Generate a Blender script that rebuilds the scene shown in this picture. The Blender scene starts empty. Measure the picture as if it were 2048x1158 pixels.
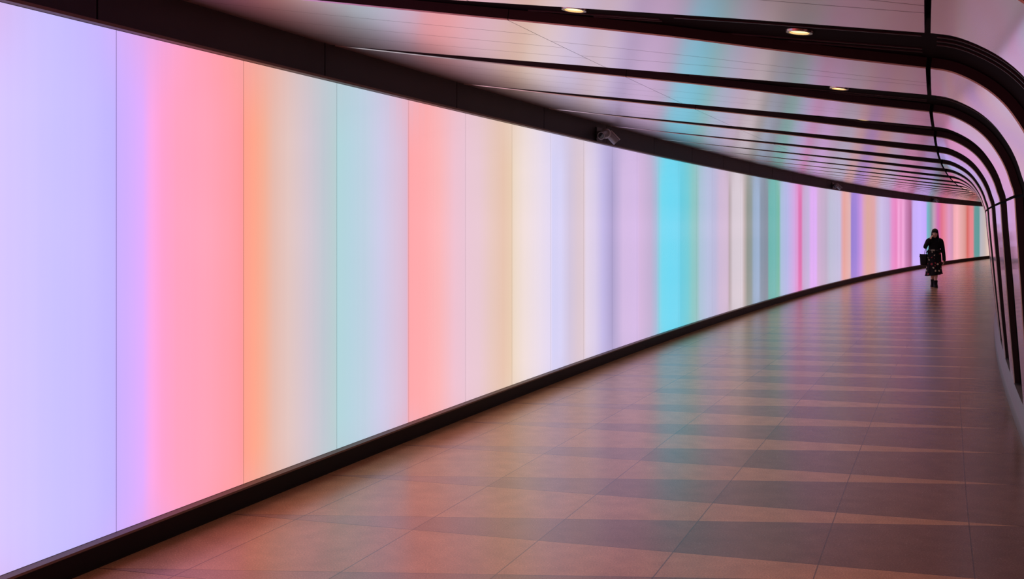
import bpy, bmesh, math, random
from mathutils import Vector, Matrix
random.seed(7)
scene = bpy.context.scene
COL = scene.collection
PI = math.pi

# ---------------------------------------------------------------- tunnel frame
# the tunnel bends on a circle; s = metres along the light wall, u = metres from it, z = height
FPX, EYE, HORIZON = 2000.0, 1.68, 452.0
CX, CY, R = 195.816, -76.936, 214.098
A0 = math.atan2(-CY, -CX)

def P(s, u, z):
    a = A0 - s / R
    # the passage narrows slightly further on
    u *= 1 - (.0021 * min(max(0, s - 9), 11) + .0004 * min(max(0, s - 20), 12))
    return Vector((CX + (R - u) * math.cos(a), CY + (R - u) * math.sin(a), z))

def axes(s):
    """tangent (onwards along the tunnel) and normal (away from the light wall)"""
    a = A0 - s / R
    return Vector((math.sin(a), -math.cos(a), 0)), Vector((-math.cos(a), -math.sin(a), 0))

def su(x, y):
    return (A0 - math.atan2(y - CY, x - CX)) * R, R - math.hypot(x - CX, y - CY)

def lerp_tab(x, xs, ys):
    if x <= xs[0]: return ys[0]
    for i in range(1, len(xs)):
        if x <= xs[i]:
            t = (x - xs[i - 1]) / (xs[i] - xs[i - 1])
            return ys[i - 1] + t * (ys[i] - ys[i - 1])
    return ys[-1]

S_MIN, S_MAX = -6.0, 66.6

# ---------------------------------------------------------------- materials
def srgb(r, g, b):
    f = lambda c: (c / 12.92 if c <= .04045 else ((c + .055) / 1.055) ** 2.4)
    return (f(r / 255), f(g / 255), f(b / 255), 1)

def mat(name, col, rough=.5, metal=0., spec=.5, emit=None, estr=0., noise=0., nscale=40., bump=0.):
    m = bpy.data.materials.new(name); m.use_nodes = True
    nt = m.node_tree; b = nt.nodes['Principled BSDF']
    b.inputs['Base Color'].default_value = col if len(col) == 4 else (*col, 1)
    b.inputs['Roughness'].default_value = rough
    b.inputs['Metallic'].default_value = metal
    b.inputs['Specular IOR Level'].default_value = spec
    if emit:
        b.inputs['Emission Color'].default_value = emit if len(emit) == 4 else (*emit, 1)
        b.inputs['Emission Strength'].default_value = estr
    if noise or bump:
        tc = nt.nodes.new('ShaderNodeTexCoord')
        n = nt.nodes.new('ShaderNodeTexNoise'); n.inputs['Scale'].default_value = nscale; n.inputs['Detail'].default_value = 3
        nt.links.new(tc.outputs['Object'], n.inputs['Vector'])
        if noise:
            mx = nt.nodes.new('ShaderNodeMix'); mx.data_type = 'RGBA'
            c = b.inputs['Base Color'].default_value
            mx.inputs[6].default_value = (c[0] * (1 - noise), c[1] * (1 - noise), c[2] * (1 - noise), 1)
            mx.inputs[7].default_value = (min(1, c[0] * (1 + noise)), min(1, c[1] * (1 + noise)), min(1, c[2] * (1 + noise)), 1)
            nt.links.new(n.outputs['Fac'], mx.inputs[0]); nt.links.new(mx.outputs[2], b.inputs['Base Color'])
        if bump:
            bp = nt.nodes.new('ShaderNodeBump'); bp.inputs['Strength'].default_value = bump; bp.inputs['Distance'].default_value = .004
            nt.links.new(n.outputs['Fac'], bp.inputs['Height']); nt.links.new(bp.outputs['Normal'], b.inputs['Normal'])
    return m

M_CLAD = mat('cladding_enamel', (.97, .80, .83), .30, .6, .5)
M_CLADW = mat('wall_cladding_enamel', (.98, .82, .84), .20, .6, .5)
for _m, _r in ((M_CLAD, .17), (M_CLADW, .09)):
    _b = _m.node_tree.nodes['Principled BSDF']; _b.inputs['Coat Weight'].default_value = 1; _b.inputs['Coat Roughness'].default_value = _r; _b.inputs['Coat IOR'].default_value = 1.6
M_SHELL = mat('recess_matt_black', (.010, .007, .008), .9, 0, .05)
M_SEAM = mat('cladding_joint', (.13, .09, .10), .6, 0)
M_DARK = mat('recess_black', (.055, .042, .048), .55, 0, .3)
M_RAIL = mat('recess_rail_grey', (.11, .10, .105), .4, .5)
M_FASCIA = mat('fascia_charcoal', (.036, .031, .039), .5, 0, .35, noise=.15, nscale=3)
M_TRIM = mat('frame_bronze', (.19, .135, .115), .6, .05)
M_SKIRT = mat('skirting_black', (.008, .008, .010), .5, 0, .25)
M_KERB = mat('kerb_metal', (.22, .175, .17), .45, .25)
M_BACK = mat('backing_black', (.01, .01, .01), .8)
M_PSIDE = mat('panel_edge', (.10, .09, .10), .4)

def make_glow():
    m = bpy.data.materials.new('backlit_glass'); m.use_nodes = True
    nt = m.node_tree; b = nt.nodes['Principled BSDF']
    at = nt.nodes.new('ShaderNodeAttribute'); at.attribute_name = 'glow'
    nt.links.new(at.outputs['Color'], b.inputs['Emission Color'])
    b.inputs['Emission Strength'].default_value = 1.04
    b.inputs['Base Color'].default_value = (.03, .03, .03, 1)
    b.inputs['Roughness'].default_value = .12
    b.inputs['Specular IOR Level'].default_value = .35
    return m
M_GLOW = make_glow()

class N:
    """tiny helper for node maths"""
    def __init__(s, nt): s.nt = nt
    def m(s, op, a, b=None, c=None):
        n = s.nt.nodes.new('ShaderNodeMath'); n.operation = op
        for i, v in enumerate((a, b, c)):
            if v is None: continue
            if isinstance(v, (int, float)): n.inputs[i].default_value = v
            else: s.nt.links.new(v, n.inputs[i])
        return n.outputs[0]
    def mix(s, f, a, b):
        n = s.nt.nodes.new('ShaderNodeMix'); n.data_type = 'RGBA'
        if isinstance(f, (int, float)): n.inputs[0].default_value = f
        else: s.nt.links.new(f, n.inputs[0])
        for i, v in ((6, a), (7, b)):
            if isinstance(v, tuple): n.inputs[i].default_value = v
            else: s.nt.links.new(v, n.inputs[i])
        return n.outputs[2]

def make_floor_mat():
    m = bpy.data.materials.new('stone_tiles'); m.use_nodes = True
    nt = m.node_tree; b = nt.nodes['Principled BSDF']; h = N(nt)
    uv = nt.nodes.new('ShaderNodeUVMap'); uv.uv_map = 'along_across'
    sp = nt.nodes.new('ShaderNodeSeparateXYZ'); nt.links.new(uv.outputs[0], sp.inputs[0])
    s, u = sp.outputs[0], sp.outputs[1]
    row = h.m('SUBTRACT', h.m('SUBTRACT', s, h.m('MULTIPLY', u, .13)), 4.83 - 20)
    fr = h.m('FRACT', row); ri = h.m('FLOOR', row)
    wedge = h.m('DIVIDE', u, 4.25)
    # dark wedge where fr < u/4.25, narrowing to nothing at the light wall
    dark = h.m('LESS_THAN', fr, wedge)
    colf = h.m('SUBTRACT', h.m('DIVIDE', h.m('SUBTRACT', u, .41), .709), -3)
    cf = h.m('FRACT', colf); ci = h.m('FLOOR', colf)
    wn = nt.nodes.new('ShaderNodeTexWhiteNoise'); wn.noise_dimensions = '3D'
    cb = nt.nodes.new('ShaderNodeCombineXYZ')
    nt.links.new(ri, cb.inputs[0]); nt.links.new(ci, cb.inputs[1]); nt.links.new(dark, cb.inputs[2])
    nt.links.new(cb.outputs[0], wn.inputs['Vector'])
    wr = nt.nodes.new('ShaderNodeTexWhiteNoise'); wr.noise_dimensions = '1D'; nt.links.new(ri, wr.inputs['W'])
    tc = nt.nodes.new('ShaderNodeTexCoord')
    n1 = nt.nodes.new('ShaderNodeTexNoise'); n1.inputs['Scale'].default_value = 120; n1.inputs['Detail'].default_value = 6
    n2 = nt.nodes.new('ShaderNodeTexNoise'); n2.inputs['Scale'].default_value = 7; n2.inputs['Detail'].default_value = 5
    for n in (n1, n2): nt.links.new(tc.outputs['Object'], n.inputs['Vector'])
    light = h.mix(wn.outputs['Value'], (.61, .355, .19, 1), (.66, .39, .22, 1))
    dk = h.mix(wr.outputs['Value'], (.26, .155, .105, 1), (.29, .18, .10, 1))
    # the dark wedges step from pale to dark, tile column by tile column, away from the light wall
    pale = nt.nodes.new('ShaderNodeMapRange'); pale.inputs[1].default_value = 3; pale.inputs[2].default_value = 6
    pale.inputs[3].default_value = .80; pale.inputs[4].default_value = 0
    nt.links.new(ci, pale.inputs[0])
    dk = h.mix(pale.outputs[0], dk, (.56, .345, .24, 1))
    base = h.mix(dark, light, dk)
    mot = h.m('MULTIPLY_ADD', n1.outputs['Fac'], 1.1, .45)
    mot = h.m('MULTIPLY', mot, h.m('MULTIPLY_ADD', n2.outputs['Fac'], .56, .72))
    vm = nt.nodes.new('ShaderNodeVectorMath'); vm.operation = 'SCALE'
    nt.links.new(base, vm.inputs[0]); nt.links.new(mot, vm.inputs['Scale'])
    d1 = h.m('MINIMUM', cf, h.m('SUBTRACT', 1, cf))
    j1 = h.m('LESS_THAN', d1, .0045)
    d2 = h.m('MINIMUM', fr, h.m('SUBTRACT', 1, fr))
    j2 = h.m('LESS_THAN', d2, .003)
    j3 = h.m('LESS_THAN', h.m('ABSOLUTE', h.m('SUBTRACT', fr, wedge)), .0022)
    jj = h.m('MAXIMUM', h.m('MAXIMUM', j1, j2), j3)
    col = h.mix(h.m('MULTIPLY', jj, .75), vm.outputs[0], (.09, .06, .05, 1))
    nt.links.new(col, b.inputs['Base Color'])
    b.inputs['Specular IOR Level'].default_value = .78
    nt.links.new(h.m('MULTIPLY_ADD', n1.outputs['Fac'], .10, .205), b.inputs['Roughness'])
    bp = nt.nodes.new('ShaderNodeBump'); bp.inputs['Strength'].default_value = .04; bp.inputs['Distance'].default_value = .001
    nt.links.new(n1.outputs['Fac'], bp.inputs['Height']); nt.links.new(bp.outputs['Normal'], b.inputs['Normal'])
    return m
M_FLOOR = make_floor_mat()

# ---------------------------------------------------------------- object helpers
def link(name, me, m, parent=None):
    o = bpy.data.objects.new(name, me); COL.objects.link(o)
    for x in (m if isinstance(m, (list, tuple)) else [m]):
        if x is not None: me.materials.append(x)
    if parent is not None: o.parent = parent
    return o

def from_bm(name, bm, m, parent=None, smooth=True):
    me = bpy.data.meshes.new(name)
    bmesh.ops.recalc_face_normals(bm, faces=bm.faces[:])
    bm.to_mesh(me); bm.free()
    if smooth:
        for p in me.polygons: p.use_smooth = True
        me.set_sharp_from_angle(angle=math.radians(35))
    return link(name, me, m, parent)

def from_data(name, v, f, m, parent=None, smooth=False, mi=None, recalc=True):
    me = bpy.data.meshes.new(name); me.from_pydata([tuple(p) for p in v], [], f)
    if mi:
        for p, i in zip(me.polygons, mi): p.material_index = i
    if recalc:
        bm = bmesh.new(); bm.from_mesh(me); bmesh.ops.recalc_face_normals(bm, faces=bm.faces[:]); bm.to_mesh(me); bm.free()
    if smooth:
        for p in me.polygons: p.use_smooth = True
        me.set_sharp_from_angle(angle=math.radians(35))
    return link(name, me, m, parent)

def empty(name, loc, rz=0., parent=None):
    o = bpy.data.objects.new(name, None); COL.objects.link(o)
    o.location = loc; o.rotation_euler = (0, 0, rz); o.empty_display_size = .1
    if parent is not None: o.parent = parent
    return o

def tag(o, label, cat, group=None):
    o['label'] = label; o['category'] = cat; o['kind'] = 'thing'
    if group: o['group'] = group
    return o

def struct(o, label=None):
    o['kind'] = 'structure'
    if label: o['label'] = label
    return o

def sweep(name, prof, s0, s1, step, m, closed=True, parent=None, smooth=True):
    """a (u,z) outline carried along the tunnel's bend"""
    n = max(1, int(math.ceil((s1 - s0) / step))); k = len(prof); v = []; f = []
    for i in range(n + 1):
        s = s0 + (s1 - s0) * i / n
        for u, z in prof: v.append(P(s, u, z))
    for i in range(n):
        for j in range(k if closed else k - 1):
            a, b = i * k + j, i * k + (j + 1) % k
            f.append((a, b, b + k, a + k))
    if closed:
        f.append(tuple(range(k))[::-1]); f.append(tuple(n * k + j for j in range(k)))
    return from_data(name, v, f, m, parent, smooth)

ORD = ['first', 'second', 'third', 'fourth', 'fifth', 'sixth', 'seventh', 'eighth', 'ninth', 'tenth', 'eleventh', 'twelfth', 'thirteenth',
       'fourteenth', 'fifteenth', 'sixteenth', 'seventeenth', 'eighteenth', 'nineteenth']
TENS = {2: 'twent', 3: 'thirt', 4: 'fort', 5: 'fift', 6: 'sixt'}
def ordinal(n):
    if n < 20: return ORD[n - 1]
    t, r = divmod(n, 10)
    return TENS[t] + ('ieth' if r == 0 else 'y-' + ORD[r - 1])

# ---------------------------------------------------------------- floor, backing walls
def build_floor():
    n = 96; v = []; f = []; us = [-.12, 0, .5, 1, 1.5, 2, 2.5, 3, 3.5, 4, 4.4, 4.75]; uv = []
    for i in range(n + 1):
        s = S_MIN + (S_MAX - S_MIN) * i / n
        for u in us: v.append(P(s, u, 0)); uv.append((s, u))
    k = len(us)
    for i in range(n):
        for j in range(k - 1):
            a = i * k + j; f.append((a, a + k, a + k + 1, a + 1))
    me = bpy.data.meshes.new('floor'); me.from_pydata([tuple(p) for p in v], [], f)
    l = me.uv_layers.new(name='along_across')
    for lp in me.loops: l.data[lp.index].uv = uv[lp.vertex_index]
    bm = bmesh.new(); bm.from_mesh(me)
    for fc in bm.faces:
        if fc.normal.z < 0: fc.normal_flip()
    bm.to_mesh(me); bm.free()
    return struct(link('floor', me, M_FLOOR), 'brown and grey stone tiled tunnel floor')
build_floor()
struct(sweep('wall_far', [(-.2, 0), (4.9, 0), (4.9, 3.1), (-.2, 3.1)], S_MAX, S_MAX + .1, 1, M_FASCIA, smooth=False), 'dark wall closing the far end of the passage')

H_PB, H_PT = .15, 2.66       # foot and head of the glass panels
struct(sweep('wall_left', [(-.16, 0), (-.035, 0), (-.035, 2.95), (-.16, 2.95)], S_MIN, S_MAX, .75, M_BACK), 'dark wall behind the backlit glass panels')
struct(sweep('baseboard_left', [(-.034, 0), (-.012, 0), (-.012, H_PB - .016), (-.034, H_PB - .016)], S_MIN, S_MAX, .75, M_SKIRT), 'black skirting below the backlit panels')
struct(sweep('trim_1', [(-.034, H_PB - .014), (.055, H_PB - .014), (.055, H_PB - .002), (-.034, H_PB - .002)], S_MIN, S_MAX, .75, M_TRIM), 'bronze ledge along the foot of the backlit panels')
struct(sweep('trim_2', [(-.034, H_PT + .002), (.045, H_PT + .002), (.045, H_PT + .018), (-.034, H_PT + .018)], S_MIN, S_MAX, .75, M_TRIM), 'bronze ledge along the head of the backlit panels')

# ---------------------------------------------------------------- colours of the light wall: (pixel column read off the photo, colour)
STOPS = [(0,212,196,255),(60,206,194,255),(110,199,190,255),(180,197,186,255),(228,190,178,255),(234,200,172,255),(262,210,172,255),(285,222,170,252),
(303,248,166,228),(325,252,160,205),(355,255,160,190),(420,255,160,180),(465,253,155,165),(485,250,150,155),(487,250,156,138),(508,250,163,138),(528,240,172,148),
(548,226,184,172),(578,222,194,190),(615,208,194,204),(648,188,196,206),(671,180,202,206),(674,174,210,216),(700,178,208,220),(730,187,205,222),(762,202,200,228),
(798,214,190,214),(814,216,182,206),(817,250,164,168),(848,250,168,170),(878,246,178,180),(910,234,190,205),(929,229,192,208),(933,230,196,210),(958,228,196,206),
(984,226,195,186),(1006,226,192,172),(1023,228,200,175),(1027,232,212,194),(1050,235,218,215),(1080,229,216,230),(1102,222,212,238),(1105,208,205,240),(1122,211,206,240),
(1140,205,192,215),(1156,214,195,206),(1168,218,198,206),(1172,222,208,226),(1190,212,200,228),(1206,190,180,225),(1224,168,156,200),(1231,180,165,206),(1246,206,182,222),
(1275,208,182,225),(1279,206,178,216),(1300,190,172,206),(1312,165,182,210),(1319,132,205,225),(1325,110,212,235),(1340,105,212,238),(1358,108,210,235),(1361,98,200,220),
(1375,110,200,212),(1385,132,195,195),(1394,142,190,190),(1400,165,190,210),(1415,178,188,218),(1430,182,180,212),(1440,200,180,208),(1455,206,182,206),(1459,176,160,165),
(1466,208,196,206),(1484,212,200,210),(1488,190,175,175),(1495,142,146,140),(1503,140,150,150),(1507,150,170,195),(1517,156,176,206),(1522,132,146,165),(1535,130,140,155),
(1538,105,176,170),(1550,110,180,176),(1558,116,180,160),(1562,165,186,215),(1575,178,180,226),(1588,206,165,222),(1595,218,150,206),(1598,215,116,175),(1602,215,110,170),
(1606,196,165,206),(1617,192,176,215),(1622,218,170,238),(1632,218,172,240),(1636,202,170,206),(1652,186,170,196),(1660,186,186,210),(1680,192,186,218),(1684,215,166,180),
(1688,225,162,156),(1700,220,176,176),(1703,150,126,206),(1712,156,130,212),(1722,196,146,220),(1728,215,160,180),(1735,215,164,156),(1748,218,162,166),(1755,200,180,206),
(1763,200,186,226),(1777,192,170,215),(1785,225,142,200),(1793,228,132,190),(1797,240,166,215),(1802,225,142,196),(1806,238,166,215),(1812,200,130,180),(1822,166,96,140),
(1826,196,170,240),(1840,200,176,255),(1852,192,166,246),(1855,110,180,196),(1862,130,150,160),(1868,190,156,180),(1876,206,106,170),(1883,220,112,140),(1888,225,130,150),
(1898,218,150,190),(1905,206,146,176),(1908,236,166,176),(1914,246,176,186),(1922,226,166,166),(1930,215,150,146),(1935,210,102,96),(1940,225,130,135),(1946,225,132,140),
(1949,100,150,150),(1958,96,150,150),(1961,180,176,186),(1970,195,180,176),(1978,235,200,186)]

def wall_s(x):
    """s of the wall point seen in a pixel column"""
    d = Vector(((x - 1024) / FPX, 1.0))
    # |d*t - C| = R, the nearer crossing in front
    a = d.dot(d); bb = -2 * (d.x * CX + d.y * CY); c = CX * CX + CY * CY - R * R
    disc = math.sqrt(bb * bb - 4 * a * c)
    best = None
    for t in ((-bb - disc) / (2 * a), (-bb + disc) / (2 * a)):
        if t > 0:
            s, u = su(d.x * t, t)
            if best is None or t < best[0]: best = (t, s)
    return best[1]

CS = [(wall_s(x), srgb(r, g, b)[:3]) for x, r, g, b in STOPS]
pal = [(252, 105, 125), (255, 95, 100), (252, 115, 135), (255, 90, 110), (255, 115, 100), (250, 100, 135), (255, 105, 110)]
before = []
s = CS[0][0] - .5; i = 0
while s > S_MIN - 1:
    before.append((s, srgb(*pal[i % len(pal)])[:3])); s -= .55 + .3 * random.random(); i += 1
pal2 = [(120, 180, 190), (225, 140, 180), (200, 175, 240), (225, 170, 160), (180, 185, 215), (215, 120, 130)]
after = []; s = CS[-1][0] + .4; i = 0
while s < S_MAX + 1:
    after.append((s, srgb(*pal2[i % len(pal2)])[:3])); s += .5 + .5 * random.random(); i += 1
CS = before[::-1] + CS + after
CSX = [c[0] for c in CS]; CSC = [[c[1][k] for c in CS] for k in range(3)]

def raw_glow(s):
    return [lerp_tab(s, CSX, CSC[k]) for k in range(3)]

def glow(s, v):
    c = raw_glow(s)
    e = max(0., (v - .84) / .16, (.07 - v) / .07 * .6)
    if e > 0:      # the panels blend into their neighbours close to the frame
        w = [raw_glow(s + d) for d in (-.28, -.18, -.09, 0, .09, .18, .28)]
        for k in range(3):
            a = sum(q[k] for q in w) / 7
            c[k] += (a * .96 - c[k]) * min(1, e) * .85
    return c

PANEL0, PANELW = 3.935, 1.0065
def hue_word(c):
    r, g, b = c; mx, mn = max(c), min(c)
    if mx - mn < .09: return 'milky white' if mx > .55 else 'greyish'
    if g >= r and b > r and g > .35: return 'cyan' if r < .3 else 'pale blue'
    if g > r and g > b: return 'green'
    if b >= r: return 'lavender' if g > .38 else 'violet'
    if b > g * 1.35 and b > .45: return 'pink'
    if g > .5: return 'cream'
    return 'coral' if g < .42 else 'peach'

def light_panel(k, number):
    s0 = PANEL0 + (k) * PANELW + .0012; s1 = s0 + PANELW - .0024
    mid = (s0 + s1) / 2
    n = 72 if mid < 16 else (36 if mid < 32 else 20)
    rows = [0, .02, .045, .08, .5, .83, .88, .92, .96, 1]
    v = []; f = []; cols = []; mi = []
    for i in range(n + 1):
        s = s0 + (s1 - s0) * i / n
        jit = 1 + random.uniform(-.006, .006)
        for q in rows:
            v.append(P(s, 0, H_PB + (H_PT - H_PB) * q))
            g = glow(min(max(s, s0 + .004), s1 - .004), q); cols.append([min(1, x * jit) for x in g])
    kk = len(rows)
    for i in range(n):
        for j in range(kk - 1):
            a = i * kk + j; f.append((a, a + 1, a + 1 + kk, a + kk)); mi.append(0)
    nb = len(v)                                   # back and rim
    for i in (0, n):
        s = s0 + (s1 - s0) * i / n
        for q in (0, 1): v.append(P(s, -.028, H_PB + (H_PT - H_PB) * q)); cols.append([0, 0, 0])
    b00, b01, b10, b11 = nb, nb + 1, nb + 2, nb + 3
    f.append((b00, b01, b11, b10)); mi.append(1)
    f.append((b00, 0) + tuple(range(1, kk - 1)) + (kk - 1, b01)); mi.append(1)
    e = n * kk
    f.append((b10, b11) + tuple(range(e + kk - 1, e - 1, -1))); mi.append(1)
    f.append(tuple(i * kk for i in range(n + 1)) + (b10, b00)); mi.append(1)
    f.append(tuple(i * kk + kk - 1 for i in range(n, -1, -1)) + (b01, b11)); mi.append(1)
    o = from_data('light_panel', v, f, [M_GLOW, M_PSIDE], None, False, mi)
    at = o.data.color_attributes.new('glow', 'FLOAT_COLOR', 'POINT')
    for i, c in enumerate(cols): at.data[i].color = (*c, 1)
    h1 = hue_word(raw_glow(s0 + .2)); h2 = hue_word(raw_glow(s1 - .2))
    hue = h1 if h1 == h2 else h1 + ' to ' + h2
    if number >= 1:
        if number == 1: lab = 'broad lavender backlit glass panel at the left edge of the photo'
        else: lab = '%s backlit glass panel, %s along the light wall from the left edge' % (hue, ordinal(number))
    else:
        lab = 'backlit glass panel of the light wall beside and behind the camera'
    tag(o, lab, 'light panel', 'backlit glass panels of the light wall')
    return o
for k in range(-9, 62):
    light_panel(k, k + 2)

# ---------------------------------------------------------------- fascia above the light wall
def fascia(k):
    s0 = 3.81 + 1.992 * k + .006; s1 = s0 + 1.980
    o = sweep('fascia_panel', [(-.034, H_PT + .020), (.0, H_PT + .020), (.0, 2.935), (-.034, 2.935)], s0, s1, .5, M_FASCIA)
    n = k + 2
    lab = ('charcoal fascia panel over the light wall, %s from the left edge' % ordinal(n)) if n >= 1 else 'charcoal fascia panel over the light wall behind the camera'
    tag(o, lab, 'fascia panel', 'charcoal fascia panels above the light wall')
for k in range(-4, 31): fascia(k)

# ---------------------------------------------------------------- the ribbed cladding: ceiling, corner, right wall
PU = [0, 1.9, 3.75, 3.86, 3.98, 4.07, 4.14, 4.19, 4.22, 4.245, 4.262, 4.305, 4.352, 4.41, 4.42]
PZ = [2.91, 2.662, 2.42, 2.395, 2.33, 2.25, 2.15, 2.05, 1.96, 1.87, 1.67, 1.25, .8, .3, .2]
def catmull(p0, p1, p2, p3, t):
    return .5 * ((2 * p1) + (-p0 + p2) * t + (2 * p0 - 5 * p1 + 4 * p2 - p3) * t * t + (-p0 + 3 * p1 - 3 * p2 + p3) * t ** 3)
PROF = []      # (u, z) fine outline
pts = list(zip(PU, PZ))
for i in range(len(pts) - 1):
    sub = 5 if i < 2 else 4
    for j in range(sub):
        t = j / sub
        if i < 2:
            PROF.append((pts[i][0] + (pts[i + 1][0] - pts[i][0]) * t, pts[i][1] + (pts[i + 1][1] - pts[i][1]) * t))
        else:
            q0 = pts[i - 1] if i > 2 else (3.64, 2.434); q3 = pts[min(i + 2, len(pts) - 1)]
            PROF.append(tuple(catmull(q0[c], pts[i][c], pts[i + 1][c], q3[c], t) for c in (0, 1)))
PROF.append(pts[-1])
I_MID, I_JOINT, I_WALL, I_END = 5, 10, 10 + 4 * 7, len(PROF) - 1
# normals pointing away from the passage
NORM = []
for i in range(len(PROF)):
    a = PROF[max(0, i - 1)]; b = PROF[min(len(PROF) - 1, i + 1)]
    du, dz = b[0] - a[0], b[1] - a[1]; l = math.hypot(du, dz)
    NORM.append((-dz / l, du / l))
LEN = [0]
for i in range(1, len(PROF)): LEN.append(LEN[-1] + math.dist(PROF[i], PROF[i - 1]))
def key(u=None, z=None):
    for i in range(1, len(PROF)):
        if u is not None and PROF[i][0] >= u: return LEN[i - 1] + (u - PROF[i - 1][0]) / (PROF[i][0] - PROF[i - 1][0]) * (LEN[i] - LEN[i - 1])
        if z is not None and i > 10 and PROF[i][1] <= z: return LEN[i - 1] + (z - PROF[i - 1][1]) / (PROF[i][1] - PROF[i - 1][1]) * (LEN[i] - LEN[i - 1])
    return LEN[-1]
TK = [key(u=0), key(u=.8), key(u=1.85), key(u=3.05), key(u=3.75), key(z=2.1), key(z=1.67), key(z=1.25), key(z=.8), key(z=.3), key(z=.2)]
TV = [-.15, -.07, .0, .10, .20, .23, .38, .58, .90, 1.32, 1.42]
BK = [key(u=0), key(u=.16), key(u=.7), key(u=1.7), key(u=2.3), key(u=2.75), key(u=3.2), key(u=3.75), key(z=2.1), key(z=1.67), key(z=1.25), key(z=.8), key(z=.3), key(z=.2)]
BV = [-.11, -.07, .13, .39, .545, .70, .95, 1.15, 1.28, 1.46, 1.76, 2.14, 2.58, 2.68]
RIB0, PITCH = 4.03, 2.0
DEPTH = .052
def t_edge(i): return lerp_tab(LEN[i], TK, TV)
def b_edge(i): return lerp_tab(LEN[i], BK, BV)

def off(i, d):
    return PROF[i][0] + NORM[i][0] * d, PROF[i][1] + NORM[i][1] * d

def clad_part(name, k, i0, i1, trim0, trim1, parent, m, grooves):
    """one cladding panel of rib k between outline points i0 and i1; trim* are half joints at its two ends"""
    rows = list(range(i0, i1 + 1))
    v = []; f = []; mi = []
    for r_i, i in enumerate(rows):
        a = RIB0 + k * PITCH + b_edge(i); b = RIB0 + (k + 1) * PITCH + t_edge(i)
        u, z = PROF[i]; nu, nz = NORM[i]
        # shift the end rows to open the joint
        if r_i == 0 and trim0:
            t = trim0 / (LEN[i + 1] - LEN[i]); u += (PROF[i + 1][0] - u) * t; z += (PROF[i + 1][1] - z) * t
        if r_i == len(rows) - 1 and trim1:
            t = trim1 / (LEN[i] - LEN[i - 1]); u += (PROF[i - 1][0] - u) * t; z += (PROF[i - 1][1] - z) * t
        w = b - a
        g = []
        if grooves:
            for f0, f1 in grooves:
                fr = f0 + (f1 - f0) * r_i / (len(rows) - 1)
                g += [a + w * fr - .0036, a + w * fr + .0036]
            ss = [a, a + .007] + g + [b - .007, b]
        else:
            ss = [a, a + .007, a + w * .33, a + w * .66, b - .007, b]
        n = len(ss)
        ring = []
        for q, s in enumerate(ss):
            d = .006 if q in (0, n - 1) else 0
            ring.append(P(s, u + nu * d, z + nz * d))
        ring.append(P(b, u + nu * DEPTH, z + nz * DEPTH)); ring.append(P(a, u + nu * DEPTH, z + nz * DEPTH))
        v += ring
    K = n + 2
    for r in range(len(rows) - 1):
        for q in range(K):
            c, d = r * K + q, r * K + (q + 1) % K
            f.append((c, d, d + K, c + K))
            if q >= n - 1: mi.append(1)
            elif grooves and q >= 2 and q < n - 3 and q % 2 == 0: mi.append(2)
            else: mi.append(0)
    f.append(tuple(range(K))); mi.append(1)
    f.append(tuple((len(rows) - 1) * K + q for q in range(K - 1, -1, -1))); mi.append(1)
    return from_data(name, v, f, [m, M_DARK, M_SEAM], parent, True, mi)

def rib(k):
    n = k + 2
    c = P(RIB0 + (k + .9) * PITCH, 2.2, 2.55)
    root = empty('cladding_rib', c)
    tag(root, ('pale cladding rib over ceiling and right wall, %s from the camera' % ordinal(n)) if n >= 1 else 'pale cladding rib over ceiling and right wall beside and behind the camera', 'cladding rib', 'pale cladding ribs along the tunnel')
    inv = Matrix.Translation(-c)
    parts = [clad_part('ceiling_panel', k, 0, I_MID, 0, .002, root, M_CLAD, [(.24, .26), (.48, .52), (.73, .76)]),
             clad_part('ceiling_panel', k, I_MID, I_JOINT, .002, .011, root, M_CLAD, [(.38, .50), (.70, .62)]),
             clad_part('corner_panel', k, I_JOINT, I_WALL, .011, .010, root, M_CLADW, None),
             clad_part('wall_panel', k, I_WALL, I_END, .010, 0, root, M_CLADW, None)]
    for o in parts: o.data.transform(inv)
for k in range(-4, 30): rib(k)

# dark shell the ribs hang from
def shell(name, i0, i1, d0=DEPTH + .003, d1=DEPTH + .09):
    pr = [off(i, d0) for i in range(i0, i1 + 1)] + [off(i, d1) for i in range(i1, i0 - 1, -1)]
    return sweep(name, pr, S_MIN, S_MAX, .75, M_SHELL, True)
struct(shell('ceiling', 0, I_JOINT), 'black ceiling seen in the gaps between the ribs')
struct(shell('wall_right', I_JOINT, I_END), 'black curved right wall seen in the gaps between the ribs')
struct(sweep('baseboard_right', [(4.375, 0), (4.375, .106), (4.380, .114), (4.390, .120), (4.425, .185), (4.56, .196), (4.56, 0)], S_MIN, S_MAX, .75, M_KERB), 'grey metal kerb along the foot of the right wall')

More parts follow.
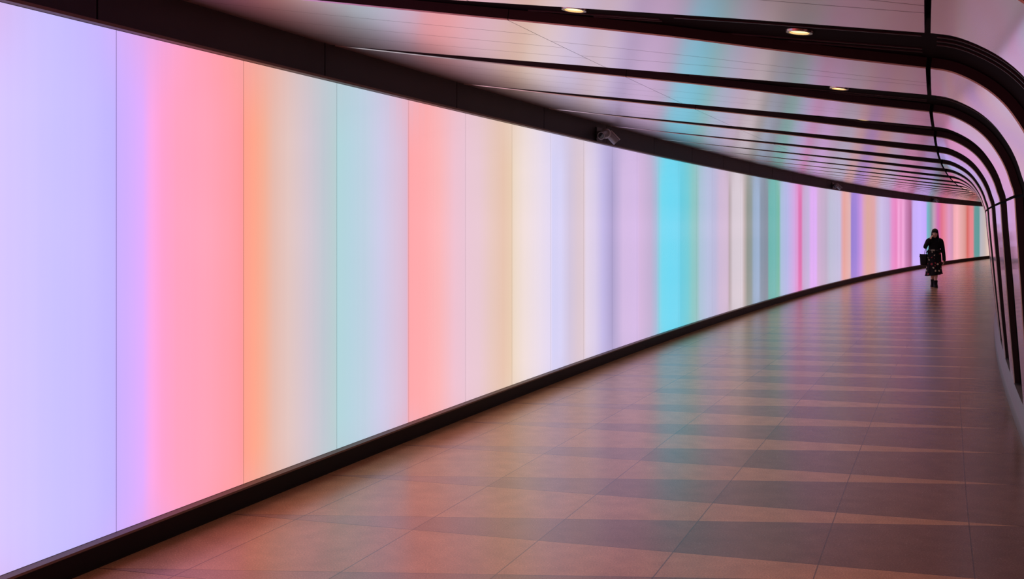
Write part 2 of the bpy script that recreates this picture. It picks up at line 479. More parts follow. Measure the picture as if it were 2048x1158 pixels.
# thin rails running inside each black recess
def surf(s, u, d=0.):
    """point of the cladding outline at u on the ceiling slope, lifted by d"""
    z = lerp_tab(u, PU[:3], PZ[:3])
    return P(s, u + .13 * d, z + d)
def recess_rails(k):
    s0 = RIB0 + k * PITCH; n = k + 2
    root = empty('recess_rail', P(s0 + .2, 2.5, 2.6))
    tag(root, ('thin grey rails in the black recess, %s recess from the camera' % ordinal(k + 1)), 'rail', 'rails in the black recesses')
    inv = Matrix.Translation(-root.location)
    segs = [(.425, 2.0, 2.62), (.475, 2.30, 2.62), (.36, 2.70, 3.72), (.70, 2.84, 3.72), (.79, 3.05, 3.72)]
    for ds, ua, ub in segs:
        v = []; f = []
        for j in range(9):
            u = ua + (ub - ua) * j / 8
            i = lerp_tab(u, [0, 3.75], [0, LEN[I_JOINT]])
            s = s0 + lerp_tab(i, TK, TV) + ds
            for dd, dz in ((0, DEPTH + .002), (.008, DEPTH + .002), (.008, DEPTH - .004), (0, DEPTH - .004)): v.append(surf(s + dd, u, dz))
        for j in range(8):
            for q in range(4):
                a, b = j * 4 + q, j * 4 + (q + 1) % 4; f.append((a, b, b + 4, a + 4))
        f += [(3, 2, 1, 0), (32, 33, 34, 35)]
        from_data('rail', v, f, M_RAIL, root).data.transform(inv)
    # rails carried round the corner
    for ds in (.26, .36, .46, .56):
        v = []; f = []; idx = list(range(I_JOINT + 1, I_WALL))
        for i in idx:
            s = s0 + t_edge(i) + ds
            for dd, d in ((0, DEPTH + .002), (.008, DEPTH + .002), (.008, DEPTH - .004), (0, DEPTH - .004)):
                u, z = off(i, d); v.append(P(s + dd, u, z))
        for j in range(len(idx) - 1):
            for q in range(4):
                a, b = j * 4 + q, j * 4 + (q + 1) % 4; f.append((a, b, b + 4, a + 4))
        e = (len(idx) - 1) * 4
        f += [(3, 2, 1, 0), (e, e + 1, e + 2, e + 3)]
        from_data('corner_rail', v, f, M_RAIL, root).data.transform(inv)
for k in range(0, 4): recess_rails(k)

# ---------------------------------------------------------------- downlights in the recesses
M_LENS = mat('downlight_lens', (1, .9, .7), .4, 0, .5, emit=(1.0, .72, .30), estr=2.0)
M_BEZEL = mat('downlight_bezel', (.55, .5, .45), .25, .9)
def ring_bm(r0, r1, h, seg=40):
    bm = bmesh.new(); rings = []
    for r, z in ((r0, 0), (r0, h), (r1, h), (r1 + .003, h * .5), (r1, 0)):
        rings.append([bm.verts.new((r * math.cos(2 * PI * a / seg), r * math.sin(2 * PI * a / seg), z)) for a in range(seg)])
    for i in range(5):
        A, B = rings[i], rings[(i + 1) % 5]
        for a in range(seg): bm.faces.new((A[a], A[(a + 1) % seg], B[(a + 1) % seg], B[a]))
    return bm
def dome_bm(r, h, seg=40, nr=6):
    bm = bmesh.new(); prev = None
    for i in range(nr):
        q = i / (nr - 1) * PI / 2
        rr = r * math.cos(q); z = -h * math.sin(q)
        if i == nr - 1:
            t = bm.verts.new((0, 0, z))
            for a in range(seg): bm.faces.new((prev[a], prev[(a + 1) % seg], t))
        else:
            cur = [bm.verts.new((rr * math.cos(2 * PI * a / seg), rr * math.sin(2 * PI * a / seg), z)) for a in range(seg)]
            if prev:
                for a in range(seg): bm.faces.new((prev[a], prev[(a + 1) % seg], cur[(a + 1) % seg], cur[a]))
            prev = cur
    return bm
proto = None
def downlight(k, u, which):
    global proto
    wl = lerp_tab(u, [0, 3.75], [0, LEN[I_JOINT]])
    s = RIB0 + k * PITCH + LAMP[which][0]
    T, Nn = axes(s); up = Vector((0, 0, 1)); nrm = (up * .9917 + Nn * .1287).normalized()
    loc = surf(s, u, .044)
    Mx = Matrix((T, nrm.cross(T), nrm)).transposed().to_4x4(); Mx.translation = loc
    if proto is None:
        proto = empty('downlight', (0, 0, 0)); o = proto
        from_bm('bezel', ring_bm(.046, .057, .018), M_BEZEL, o)
        from_bm('lens', dome_bm(.043, .004), M_LENS, o).location = (0, 0, .008)
        bm = bmesh.new(); bmesh.ops.create_cone(bm, cap_ends=True, segments=40, radius1=.045, radius2=.045, depth=.009, matrix=Matrix.Translation((0, 0, .0135)))
        from_bm('housing', bm, M_DARK, o)
        ld = bpy.data.lights.new('lamp', 'SPOT'); ld.energy = 9; ld.color = (1, .70, .46); ld.spot_size = math.radians(135); ld.spot_blend = 1; ld.shadow_soft_size = .04
        lo = bpy.data.objects.new('lamp', ld); COL.objects.link(lo); lo.parent = o; lo.location = (0, 0, -.010)
    else:
        o = proto.copy(); COL.objects.link(o)
        for ch in proto.children:
            c = ch.copy(); COL.objects.link(c); c.parent = o
    o.matrix_world = Mx
    pos = ('on the light wall side', 'on the right wall side')[which]
    if k >= 0:
        lab = 'warm round downlight %s of the %s black recess from the camera' % (pos, ordinal(k + 1))
    else:
        lab = 'warm round downlight in a black recess behind the camera'
    tag(o, lab, 'downlight', 'downlights in the black recesses')
LAMP = [(.35, 2.26), (.62, 3.22)]
for k in range(-4, 26):
    for w in (0, 1): downlight(k, LAMP[w][1], w)

# ---------------------------------------------------------------- security cameras on the fascia
M_CAMG = mat('camera_grey', (.22, .195, .205), .42, .2)
M_CAMD = mat('camera_dark', (.03, .028, .03), .3)
M_CAMGL = mat('camera_glass', (.02, .02, .025), .08)
M_CAMR = mat('camera_rim', (.42, .38, .39), .4, .3)
def lathe(bm, prof, M, seg=28):
    rings = []
    for r, z in prof: rings.append([bm.verts.new(M @ Vector((r * math.cos(2 * PI * a / seg), r * math.sin(2 * PI * a / seg), z))) for a in range(seg)])
    for i in range(len(rings) - 1):
        for a in range(seg): bm.faces.new((rings[i][a], rings[i][(a + 1) % seg], rings[i + 1][(a + 1) % seg], rings[i + 1][a]))
    bm.faces.new(rings[0][::-1]); bm.faces.new(rings[-1])
def aim(origin, d):
    d = Vector(d).normalized(); q = d.to_track_quat('Z', 'Y'); m = q.to_matrix().to_4x4(); m.translation = origin; return m
def box(bm, c, size, M=Matrix()):
    r = bmesh.ops.create_cube(bm, size=1, matrix=M @ Matrix.Translation(c) @ Matrix.Diagonal((*size, 1)))
    return r['verts']
def cctv(s, label, first=[None]):
    # local x = onwards along the tunnel, local -y = into the passage, z up
    T, Nn = axes(s); ang = math.atan2(T.y, T.x); loc = P(s, .0, 2.757)
    if first[0] is None:
        o = empty('security_camera', (0, 0, 0)); first[0] = o
        bm = bmesh.new(); box(bm, (-.03, -.012, .0), (.20, .022, .19)); bmesh.ops.bevel(bm, geom=bm.edges[:], offset=.004, segments=2, affect='EDGES')
        from_bm('mounting_plate', bm, M_CAMD, o)
        bm = bmesh.new(); lathe(bm, [(.036, 0), (.036, .06), (.03, .085)], aim((0, -.02, .02), (0, -1, 0))); from_bm('bracket', bm, M_CAMD, o)
        bm = bmesh.new(); ax = (-1, -.02, -.20)
        lathe(bm, [(.040, 0), (.044, .01), (.044, .19), (.047, .195), (.047, .24), (.044, .245), (.036, .245), (.034, .236)], aim((0, -.11, .025), ax)); hb = from_bm('housing', bm, M_CAMG, o)
        bm = bmesh.new(); d = Vector(ax).normalized()
        lathe(bm, [(.033, 0), (.030, .004), (.012, .0055)], aim(Vector((0, -.11, .025)) + d * .2365, ax)); from_bm('lens', bm, M_CAMGL, hb)
        bm = bmesh.new(); lathe(bm, [(.050, 0), (.058, .006), (.058, .030), (.052, .036)], aim(Vector((0, -.11, .025)) + d * .02, ax)); from_bm('collar', bm, M_CAMR, o)
        bm = bmesh.new(); ax2 = Vector((.25, -.62, -.70)).normalized(); st = Vector((.035, -.10, .035))
        lathe(bm, [(.038, 0), (.046, .008), (.046, .150), (.043, .158), (.037, .158), (.036, .152)], aim(st, ax2)); lb = from_bm('lamp_housing', bm, M_CAMG, o)
        bm = bmesh.new(); lathe(bm, [(.0355, 0), (.034, .003)], aim(st + ax2 * .1525, ax2)); from_bm('lamp_glass', bm, M_CAMGL, lb)
        bm = bmesh.new(); box(bm, (0, .047, .085), (.050, .012, .155), aim(st, ax2)); from_bm('sunshield', bm, M_CAMR, lb)
    else:
        o = first[0].copy(); COL.objects.link(o)
        for ch in first[0].children:
            c = ch.copy(); COL.objects.link(c); c.parent = o
            for g in ch.children:
                e = g.copy(); COL.objects.link(e); e.parent = c
    o.location = loc; o.rotation_euler = (0, 0, ang)
    tag(o, label, 'security camera', 'security cameras on the fascia')
cctv(11.49, 'grey twin barrel security camera on the fascia, nearest and largest')
cctv(28.45, 'small security camera on the fascia midway along the tunnel')
cctv(45.3, 'tiny distant security camera on the fascia above the person')

# ---------------------------------------------------------------- the person
M_SKIN = mat('skin', (.74, .42, .30), .5, 0, .4, noise=.06, nscale=12)
M_HAIR = mat('black_hair', (.006, .0045, .0045), .5, 0, .2)
M_JACKET = mat('black_jacket', (.006, .005, .006), .85, 0, .2, noise=.3, nscale=60, bump=.2)
M_BOOT = mat('black_leather', (.006, .005, .005), .6, 0, .15)
M_BAG = mat('bag_leather', (.008, .007, .009), .55, 0, .25)
M_BELT = mat('belt_buckle_pale', (.42, .38, .27), .45, .2)
M_BELTS = mat('belt_strap', (.03, .026, .02), .5)
M_EYE = mat('eye_dark', (.02, .012, .01), .2)
M_EYEW = mat('eye_white', (.55, .50, .47), .3)
M_LIP = mat('lips', (.42, .12, .11), .4)

def skirt_mat():
    m = bpy.data.materials.new('black_floral_cloth'); m.use_nodes = True
    nt = m.node_tree; b = nt.nodes['Principled BSDF']; h = N(nt)
    tc = nt.nodes.new('ShaderNodeTexCoord')
    vo = nt.nodes.new('ShaderNodeTexVoronoi'); vo.inputs['Scale'].default_value = 12
    wob = nt.nodes.new('ShaderNodeTexNoise'); wob.inputs['Scale'].default_value = 28
    nt.links.new(tc.outputs['Object'], wob.inputs['Vector'])
    vv = nt.nodes.new('ShaderNodeVectorMath'); vv.operation = 'MULTIPLY_ADD'; vv.inputs[1].default_value = (.05, .05, .05)
    nt.links.new(wob.outputs['Color'], vv.inputs[0]); nt.links.new(tc.outputs['Object'], vv.inputs[2])
    nt.links.new(vv.outputs[0], vo.inputs['Vector'])
    sp = nt.nodes.new('ShaderNodeSeparateColor'); nt.links.new(vo.outputs['Color'], sp.inputs[0])
    near = h.m('LESS_THAN', vo.outputs['Distance'], h.m('MULTIPLY_ADD', sp.outputs[2], .20, .20))
    on = h.m('MULTIPLY', near, h.m('GREATER_THAN', sp.outputs[0], .25))
    flo = h.mix(h.m('GREATER_THAN', sp.outputs[1], .55), (.30, .045, .05, 1), (.62, .52, .36, 1))
    c = h.mix(on, (.007, .006, .007, 1), flo)
    nt.links.new(c, b.inputs['Base Color']); b.inputs['Roughness'].default_value = .8
    b.inputs['Specular IOR Level'].default_value = .2
    return m
M_SKIRTC = skirt_mat()

def loft(bm, rings, close=True, cap=True):
    vs = [[bm.verts.new(p) for p in r] for r in rings]; n = len(vs[0])
    for i in range(len(vs) - 1):
        for a in range(n if close else n - 1):
            bm.faces.new((vs[i][a], vs[i][(a + 1) % n], vs[i + 1][(a + 1) % n], vs[i + 1][a]))
    if cap and close:
        bm.faces.new(vs[0][::-1]); bm.faces.new(vs[-1])
    return vs

def tube(bm, pts, rad, seg=14, cap=True):
    """round tube through points with a radius at each, rounded ends"""
    pts = [Vector(p) for p in pts]; rings = []; prev = None
    if len(pts) > 2:          # round the bends
        q = []; rq = []; e = [2 * pts[0] - pts[1]] + pts + [2 * pts[-1] - pts[-2]]
        for i in range(len(pts) - 1):
            for j in range(3):
                t = j / 3; q.append(Vector([catmull(e[i][c], e[i + 1][c], e[i + 2][c], e[i + 3][c], t) for c in range(3)]))
                rq.append(rad[i] + (rad[i + 1] - rad[i]) * t)
        pts = q + [pts[-1]]; rad = rq + [rad[-1]]
    d0 = (pts[1] - pts[0]).normalized(); d1 = (pts[-1] - pts[-2]).normalized()
    P2 = [pts[0] - d0 * rad[0] * .8, pts[0] - d0 * rad[0] * .5] + pts + [pts[-1] + d1 * rad[-1] * .5, pts[-1] + d1 * rad[-1] * .8]
    R2 = [rad[0] * .4, rad[0] * .82] + list(rad) + [rad[-1] * .82, rad[-1] * .4]
    ref = None
    for i, p in enumerate(P2):
        a = P2[max(0, i - 1)]; b = P2[min(len(P2) - 1, i + 1)]; d = (b - a).normalized()
        if ref is None:
            ref = Vector((0, 1, 0)) if abs(d.y) < .9 else Vector((1, 0, 0))
        x = (ref - d * ref.dot(d)).normalized(); y = d.cross(x); ref = x
        rings.append([p + (x * math.cos(2 * PI * k / seg) + y * math.sin(2 * PI * k / seg)) * R2[i] for k in range(seg)])
    loft(bm, rings)

def ell_rings(spec, seg=28):
    """spec rows: (z, cx, cy, rx, ry)"""
    return [[Vector((cx + rx * math.cos(2 * PI * k / seg), cy + ry * math.sin(2 * PI * k / seg), z)) for k in range(seg)] for z, cx, cy, rx, ry in spec]

def ellipsoid(bm, c, r, M=None, seg=24, rings=14):
    mm = Matrix.Translation(c) @ (M or Matrix()) @ Matrix.Diagonal((*r, 1))
    bmesh.ops.create_uvsphere(bm, u_segments=seg, v_segments=rings, radius=1, matrix=mm)

SH_L, EL_L, WR_L = (.165, .0, 1.285), (.215, .015, 1.01), (.238, -.030, .755)
SH_R, EL_R, WR_R = (-.150, .0, 1.285), (-.222, -.155, 1.105), (-.098, -.165, 1.315)
HEAD = Vector((.016, -.02, 1.475))

def person():
    root_xy = (11.612, 27.50)
    rz = math.atan2(root_xy[1], root_xy[0]) - PI / 2     # local -y looks at the camera
    root = empty('person', (root_xy[0], root_xy[1], 0), rz)
    tag(root, 'person in black jacket and floral skirt walking, one hand raised to the face', 'person')
    # ---- body, one surface
    bm = bmesh.new()
    loft(bm, ell_rings([(.80, 0, 0, .10, .08), (.84, 0, 0, .150, .105), (.90, 0, 0, .160, .112), (.97, 0, 0, .140, .098), (1.04, 0, 0, .118, .088), (1.12, .002, -.004, .128, .096),
                        (1.20, .004, -.010, .140, .104), (1.26, .006, -.004, .145, .092), (1.305, .008, .004, .120, .072), (1.335, .010, .006, .070, .056), (1.355, .012, .004, .048, .050)]))
    tube(bm, [(.010, .004, 1.31), (.013, -.004, 1.37), (.016, -.010, 1.42)], [.052, .046, .046])
    # head: skull, jaw, nose, brow
    loft(bm, ell_rings([(1.362, .016, -.058, .022, .022), (1.372, .016, -.054, .036, .040), (1.392, .016, -.045, .051, .060), (1.42, .016, -.034, .061, .078), (1.455, .016, -.025, .068, .088),
                        (1.49, .016, -.018, .071, .093), (1.525, .016, -.014, .070, .092), (1.555, .016, -.012, .060, .080), (1.578, .016, -.010, .042, .058), (1.590, .016, -.010, .018, .026)], 32))
    tube(bm, [(.016, -.110, 1.482), (.016, -.120, 1.462), (.016, -.129, 1.446), (.016, -.116, 1.436)], [.007, .008, .011, .010], 10)
    for sx in (-1, 1):
        ellipsoid(bm, (.016 + sx * .071, -.008, 1.468), (.010, .018, .030), None, 12, 8)        # ears
        ellipsoid(bm, (.016 + sx * .030, -.098, 1.440), (.020, .014, .018), None, 12, 8)        # cheeks
    ellipsoid(bm, (.016, -.104, 1.398), (.022, .012, .007), None, 12, 8)
    # arms
    tube(bm, [(.11, .0, 1.285), SH_L, (.195, .01, 1.16), EL_L, (.228, -.004, .89), WR_L], [.052, .050, .042, .036, .032, .023])
    tube(bm, [(-.10, .0, 1.285), SH_R, (-.190, -.075, 1.195), EL_R, (-.170, -.170, 1.20), WR_R], [.052, .050, .042, .036, .031, .023])
    # hands: palm, four fingers and a thumb each
    def hand(wr, d, nrm, side, curl, thumb_out):
        wr = Vector(wr); d = Vector(d).normalized(); nrm = Vector(nrm); nrm = (nrm - d * nrm.dot(d)).normalized(); sd = d.cross(nrm) * side
        Mx = Matrix((sd, nrm, d)).transposed().to_4x4()
        ellipsoid(bm, wr + d * .042, (.034, .014, .052), Mx, 16, 10)
        for q, (o, L) in enumerate(((.026, .066), (.009, .076), (-.009, .070), (-.025, .054))):
            b = wr + d * .078 + sd * o; p = [b]; a = .15 + .05 * q; dd = d.copy()
            for seg_ in (.42, .32, .26):
                dd = (d * math.cos(a) + nrm * math.sin(a)); p.append(p[-1] + dd * L * seg_); a += curl
            tube(bm, p, [.0095, .0088, .0080, .0070], 10)
        b = wr + d * .022 + sd * .028
        tube(bm, [b, b + d * .022 + sd * .016 * thumb_out + nrm * .008, b + d * .044 + sd * .022 * thumb_out + nrm * .016, b + d * .062 + sd * .020 * thumb_out + nrm * .024], [.012, .0105, .0095, .0075], 10)
    hand(WR_L, (.02, -.12, -1), (-1, 0, 0), -1, .38, 1)
    hand(WR_R, (.36, .30, .88), (.75, .55, -.2), 1, .42, 1)
    # legs and feet; the leg on the photo's right leads
    tube(bm, [(.070, .0, .85), (.066, -.04, .66), (.050, -.075, .475), (.045, -.085, .43), (.038, -.100, .32), (.032, -.125, .20), (.030, -.14, .10)], [.082, .070, .052, .049, .052, .040, .034])
    tube(bm, [(-.070, .0, .85), (-.064, .03, .66), (-.050, .045, .475), (-.048, .060, .43), (-.044, .120, .32), (-.038, .17, .21), (-.034, .205, .125)], [.082, .070, .052, .049, .052, .040, .034])
    tube(bm, [(.028, -.135, .06), (.028, -.19, .045), (.030, -.26, .03)], [.036, .034, .026])
    tube(bm, [(-.034, .195, .09), (-.034, .14, .06), (-.036, .085, .03)], [.036, .034, .026])
    body = from_bm('body', bm, M_SKIN, root)
    rm = body.modifiers.new('skin', 'REMESH'); rm.mode = 'VOXEL'; rm.voxel_size = .0055; rm.use_smooth_shade = True
    sm = body.modifiers.new('soften', 'SMOOTH'); sm.factor = .5; sm.iterations = 3
    # ---- face
    for sx in (-1, 1):
        bm = bmesh.new(); ellipsoid(bm, (.016 + sx * .029, -.105, 1.470), (.0125, .008, .0062), None, 14, 8); ey = from_bm('eye', bm, M_EYEW, body)
        bm = bmesh.new(); ellipsoid(bm, (.016 + sx * .028, -.1105, 1.470), (.0058, .004, .0058), None, 14, 8); from_bm('iris', bm, M_EYE, ey)
        bm = bmesh.new(); tube(bm, [(.016 + sx * .045, -.097, 1.492), (.016 + sx * .030, -.107, 1.496), (.016 + sx * .014, -.109, 1.492)], [.003, .004, .003], 8); from_bm('eyebrow', bm, M_HAIR, body)
    bm = bmesh.new(); ellipsoid(bm, (.016, -.112, 1.408), (.021, .009, .008), None, 14, 8); from_bm('mouth', bm, M_LIP, body)
    # ---- hair: a thick curtain open at the face, and a crown with a fringe
    bm = bmesh.new(); outer = []; inner = []
    zs = [1.602, 1.596, 1.58, 1.555, 1.52, 1.48, 1.44, 1.40, 1.36, 1.32, 1.28, 1.24, 1.20, 1.165]
    for i, z in enumerate(zs):
        rx = [.018, .045, .066, .080, .086, .088, .089, .091, .097, .106, .114, .118, .112, .095][i]
        ry = [.022, .052, .078, .096, .104, .106, .104, .100, .096, .090, .084, .078, .070, .056][i]
        cyy = -.012 + max(0, (1.42 - z)) * .16
        open_ = [.02, .02, .02, .04, .10, 1.12, 1.2, 1.2, 1.12, 1.0, .95, .92, .95, 1.0][i]
        cxx = .018 + max(0, 1.36 - z) * .10
        ro = []; rin = []
        seg = 40
        for k in range(seg + 1):
            a = -PI / 2 + open_ + (2 * PI - 2 * open_) * k / seg
            wv = 1 + .035 * math.sin(a * 9 + z * 11) * (1 if z < 1.5 else .3)
            ro.append(Vector((cxx + rx * wv * math.cos(a), cyy + ry * wv * math.sin(a), z + .006 * math.sin(a * 5))))
            t = .018 if i > 2 else .008
            rin.append(Vector((cxx + max(.004, rx * wv - t) * math.cos(a), cyy + max(.004, ry * wv - t) * math.sin(a), z + .006 * math.sin(a * 5))))
        outer.append(ro + rin[::-1])
    loft(bm, outer)
    # fringe and face-framing locks
    tube(bm, [(.018, .06, 1.590), (.018, .0, 1.603), (.017, -.06, 1.592), (.016, -.092, 1.568)], [.014, .014, .014, .012], 10)
    for x in (-.050, -.034, -.018, -.002, .014):
        tube(bm, [(.016 + x * .5, -.055, 1.592), (.016 + x, -.085, 1.566), (.016 + x * 1.15, -.112, 1.530), (.016 + x * 1.3, -.114, 1.503)], [.012, .012, .012, .006], 8)
    for x in (.030, .044, .056):
        tube(bm, [(.016 + x * .5, -.055, 1.590), (.016 + x * .9, -.083, 1.562), (.016 + x, -.106 + (x - .03) * .6, 1.53), (.016 + x * 1.15, -.100 + (x - .03) * 1.2, 1.495)], [.012, .012, .013, .007], 8)
    for pts_, rr in (([(.092, -.050, 1.52), (.102, -.055, 1.42), (.110, -.065, 1.34), (.116, -.078, 1.27), (.114, -.080, 1.20)], [.012, .015, .020, .022, .010]),
                     ([(-.060, -.050, 1.52), (-.064, -.052, 1.44), (-.064, -.064, 1.38), (-.070, -.060, 1.31), (-.066, -.05, 1.25)], [.012, .014, .018, .018, .008])):
        tube(bm, pts_, rr, 12)
    hr = from_bm('hair', bm, M_HAIR, root)
    rm = hr.modifiers.new('strands', 'REMESH'); rm.mode = 'VOXEL'; rm.voxel_size = .005; rm.use_smooth_shade = True
    sm = hr.modifiers.new('soften', 'SMOOTH'); sm.factor = .5; sm.iterations = 3
    # ---- jacket
    bm = bmesh.new(); seg = 36
    spec = [(.945, -.004, -.004, .212, .142), (.96, -.004, -.004, .205, .137), (1.00, -.001, -.004, .172, .122), (1.05, .0, -.004, .148, .112), (1.12, .004, -.008, .150, .114), (1.20, .006, -.012, .162, .121),
            (1.26, .006, -.006, .172, .108), (1.30, .008, .002, .150, .088), (1.325, .010, .004, .108, .074), (1.350, .012, .004, .066, .064), (1.366, .012, .002, .058, .060)]
    rings = ell_rings(spec, seg)
    for i, r in enumerate(rings):
        fl = max(0, (1.03 - spec[i][0]) / .085)
        for k, p in enumerate(r):
            a = 2 * PI * k / seg
            p.x += (p.x - spec[i][1]) * .05 * fl * math.sin(a * 6); p.y += (p.y - spec[i][2]) * .06 * fl * math.sin(a * 6)
            # the front is cut a little higher over the belt
            if spec[i][0] < 1.0 and p.y < -.06: p.z += .045 * (1 - abs(p.x) / .21) * (1 if spec[i][0] < .97 else .5)
    loft(bm, rings)
    tube(bm, [(.10, .0, 1.280), (.160, .0, 1.276), (.200, .010, 1.16), (.222, .016, 1.01), (.238, -.006, .89), (.247, -.028, .755), (.248, -.031, .74)], [.066, .066, .056, .052, .048, .046, .044], 18)
    tube(bm, [(-.10, .0, 1.280), (-.145, .0, 1.278), (-.192, -.076, 1.192), (-.226, -.158, 1.103), (-.174, -.172, 1.20), (-.118, -.168, 1.288), (-.110, -.167, 1.300)], [.066, .066, .058, .054, .047, .043, .040], 18)
    ellipsoid(bm, (.128, .002, 1.282), (.070, .066, .052)); ellipsoid(bm, (-.112, .002, 1.282), (.070, .066, .052))
    jk = from_bm('jacket', bm, M_JACKET, root)
    rm = jk.modifiers.new('cloth', 'REMESH'); rm.mode = 'VOXEL'; rm.voxel_size = .0075; rm.use_smooth_shade = True
    sm = jk.modifiers.new('soften', 'SMOOTH'); sm.factor = .5; sm.iterations = 5
    # lapels and buttons
    for sx in (-1, 1):
        v = [(.012 + sx * .012, -.068, 1.360), (.012 + sx * .066, -.060, 1.345), (.012 + sx * .072, -.112, 1.255), (.012 + sx * .016, -.138, 1.14), (.012 + sx * .006, -.138, 1.16)]
        v2 = [(a, b + .010, c) for a, b, c in v]
        f = [(0, 1, 2, 3, 4), (9, 8, 7, 6, 5)] + [(i, i + 5, (i + 1) % 5 + 5, (i + 1) % 5) for i in range(5)]
        from_data('lapel', v + v2, f, M_JACKET, jk)
    # ---- belt
    bm = bmesh.new(); ro = ell_rings([(.998, 0, -.004, .150, .118), (.998, 0, -.004, .158, .126), (1.032, 0, -.004, .156, .124), (1.032, 0, -.004, .148, .116)], 36)
    vs = loft(bm, ro, True, False)
    for a in range(36): bm.faces.new((vs[3][a], vs[3][(a + 1) % 36], vs[0][(a + 1) % 36], vs[0][a]))
    be = from_bm('belt', bm, M_BELTS, root)
    bm = bmesh.new(); box(bm, (-.030, -.140, 1.012), (.095, .020, .052)); bmesh.ops.bevel(bm, geom=bm.edges[:], offset=.008, segments=3, affect='EDGES')
    box(bm, (-.052, -.136, .975), (.030, .012, .05), Matrix())
    b2 = from_bm('buckle', bm, M_BELT, be); b2['label'] = 'pale belt buckle'
    # ---- skirt: gathered rings flaring to an uneven hem
    bm = bmesh.new(); seg = 60; rings = []
    prof = [(1.02, .138, .108, 0), (.96, .160, .128, .1), (.88, .178, .146, .25), (.76, .184, .160, .5), (.62, .186, .176, .7), (.48, .192, .190, .9), (.39, .206, .205, 1), (.345, .218, .216, 1)]
    for z, rx, ry, w in prof:
        r = []
        for k in range(seg):
            a = 2 * PI * k / seg
            q = 1 + .055 * w * math.sin(a * 8 + 1.2) + .03 * w * math.sin(a * 13)
            hem = (.034 * math.cos(a - .2) - .012) * (1 if z < .36 else (.5 if z < .4 else 0))
            sw = -.012 * w
            r.append(Vector((sw + rx * q * math.cos(a), ry * q * math.sin(a) + .01 * w, z + hem)))
        rings.append(r)
    inner = [[Vector((p.x * .97, p.y * .97, p.z)) for p in r] for r in rings[::-1]]
    vs = loft(bm, rings + inner, True, False)
    for a in range(seg): bm.faces.new((vs[-1][a], vs[-1][(a + 1) % seg], vs[0][(a + 1) % seg], vs[0][a]))
    from_bm('skirt', bm, M_SKIRTC, root)['label'] = 'black skirt with scattered red and cream flowers'
    # ---- ankle boots
    def boot(ax, ay, lift, toe):
        bm = bmesh.new()
        rr = []
        for z, cy, rx, ry in ((.215, 0, .050, .056), (.19, 0, .049, .055), (.14, .0, .046, .056), (.10, -.012, .046, .072), (.075, -.045, .047, .108), (.045, -.062, .050, .132), (.022, -.066, .051, .138), (.012, -.066, .050, .137)):
            ring = []
            for k in range(26):
                a = 2 * PI * k / 26; x = rx * math.cos(a); y = ry * math.sin(a)
                if y < 0: x *= 1 - .25 * (y / ry) ** 2
                p = Vector((x, cy + y, z - .012 + .012))
                ring.append(p)
            rr.append(ring)
        loft(bm, rr)
        b = from_bm('ankle_boot', bm, M_BOOT, root)
        bm = bmesh.new(); box(bm, (0, .030, .020), (.062, .066, .040)); bmesh.ops.bevel(bm, geom=bm.edges[:], offset=.006, segments=2, affect='EDGES')
        hl = from_bm('heel', bm, M_BOOT, b)
        bm = bmesh.new(); ring = [[Vector((.052 * math.cos(2 * PI * k / 26) * (1 - (.25 * math.sin(2 * PI * k / 26) ** 2 if math.sin(2 * PI * k / 26) < 0 else 0)), -.066 + .140 * math.sin(2 * PI * k / 26), z)) for k in range(26)] for z in (0, .013)]
        loft(bm, ring); so = from_bm('sole', bm, M_BOOT, b)
        b.scale = (1.14, 1, .90); b.location = (ax, ay, lift[0]); b.rotation_euler = (lift[1], 0, toe)
    boot(.030, -.140, (.0, 0), .06)
    boot(-.034, .165, (.012, .12), -.05)
    # ---- bag hanging from the bent arm: a thing of its own
    bag = empty('handbag', root.matrix_basis @ Vector((-.277, .0, .60)), rz)
    T = Matrix.Translation(Vector((.277, .0, -.60)))
    tag(bag, 'black tote bag hanging at the side of the walking person', 'bag')
    bm = bmesh.new(); rr = []
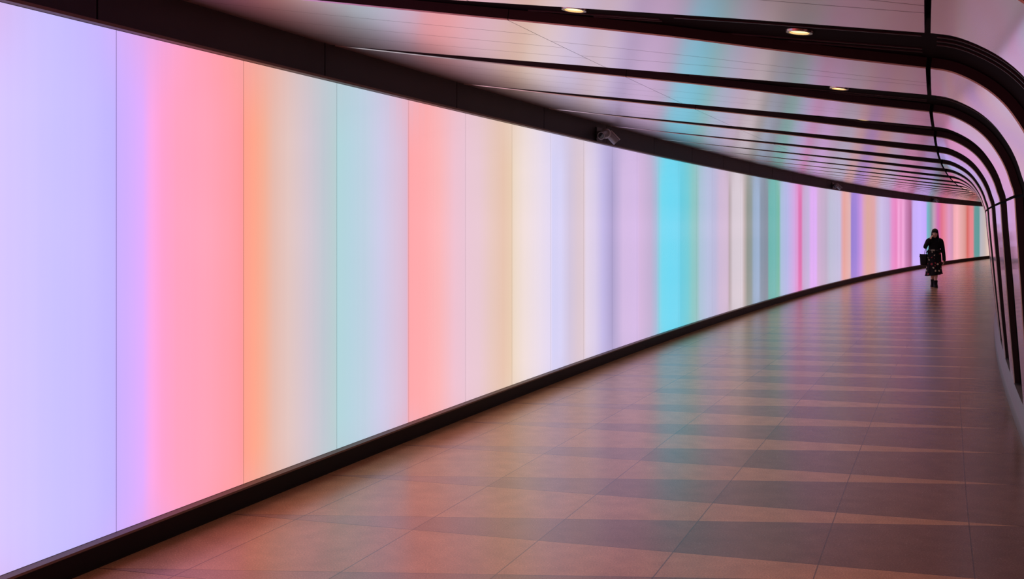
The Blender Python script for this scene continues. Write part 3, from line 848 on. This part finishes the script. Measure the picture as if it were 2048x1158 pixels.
    for z, hx, hy in ((.605, .080, .045), (.62, .088, .055), (.74, .096, .062), (.86, .104, .055), (.905, .106, .046), (.910, .104, .043), (.892, .100, .036)):
        ring = []
        for k in range(32):
            a = 2 * PI * k / 32; c, s_ = math.cos(a), math.sin(a)
            ring.append(Vector((-.277 + hx * .9 * math.copysign(abs(c) ** .35, c), hy * math.copysign(abs(s_) ** .5, s_), z + (.006 * math.cos(2 * a) if z > .85 else 0))))
        rr.append(ring)
    loft(bm, rr); b0 = from_bm('bag_body', bm, M_BAG, bag); b0.data.transform(T)
    for xx, yy in ((-.248, .0), (-.205, .03)):
        bm = bmesh.new(); tube(bm, [(xx, -.005 + yy, .875), (xx + .012, yy + .01, .98), (-.196, .045 + yy * .4, 1.10), (-.178, .070, 1.24), (-.135, .078, 1.325), (-.115, .045, 1.352), (-.118, -.02, 1.350), (-.13, -.075, 1.30)], [.0075] * 8, 8)
        h0 = from_bm('shoulder_strap', bm, M_BAG, bag); h0.data.transform(T)
    for xx in (-.374, -.180):
        bm = bmesh.new(); box(bm, (xx, .0, .84), (.012, .026, .040)); bmesh.ops.bevel(bm, geom=bm.edges[:], offset=.003, segments=1, affect='EDGES')
        h1 = from_bm('clasp', bm, M_CAMR, bag); h1.data.transform(T)
person()

# ---------------------------------------------------------------- camera, world, view
cam = bpy.data.cameras.new('camera'); co = bpy.data.objects.new('camera', cam); COL.objects.link(co)
co.location = (0, 0, EYE); co.rotation_euler = (PI / 2, 0, 0)
cam.sensor_width = 36; cam.lens = FPX / 2048 * 36
cam.shift_y = (HORIZON - 579) / 2048
cam.clip_start = .05; cam.clip_end = 200
scene.camera = co
w = bpy.data.worlds.new('world'); scene.world = w; w.use_nodes = True
w.node_tree.nodes['Background'].inputs[0].default_value = (.010, .008, .009, 1)
scene.view_settings.view_transform = 'Standard'; scene.view_settings.look = 'None'
scene.view_settings.exposure = 0.0; scene.view_settings.gamma = 1; scene.view_settings.use_curve_mapping = False
scene.cycles.use_denoising = True
scene.cycles.max_bounces = 10
scene.cycles.sample_clamp_indirect = 6
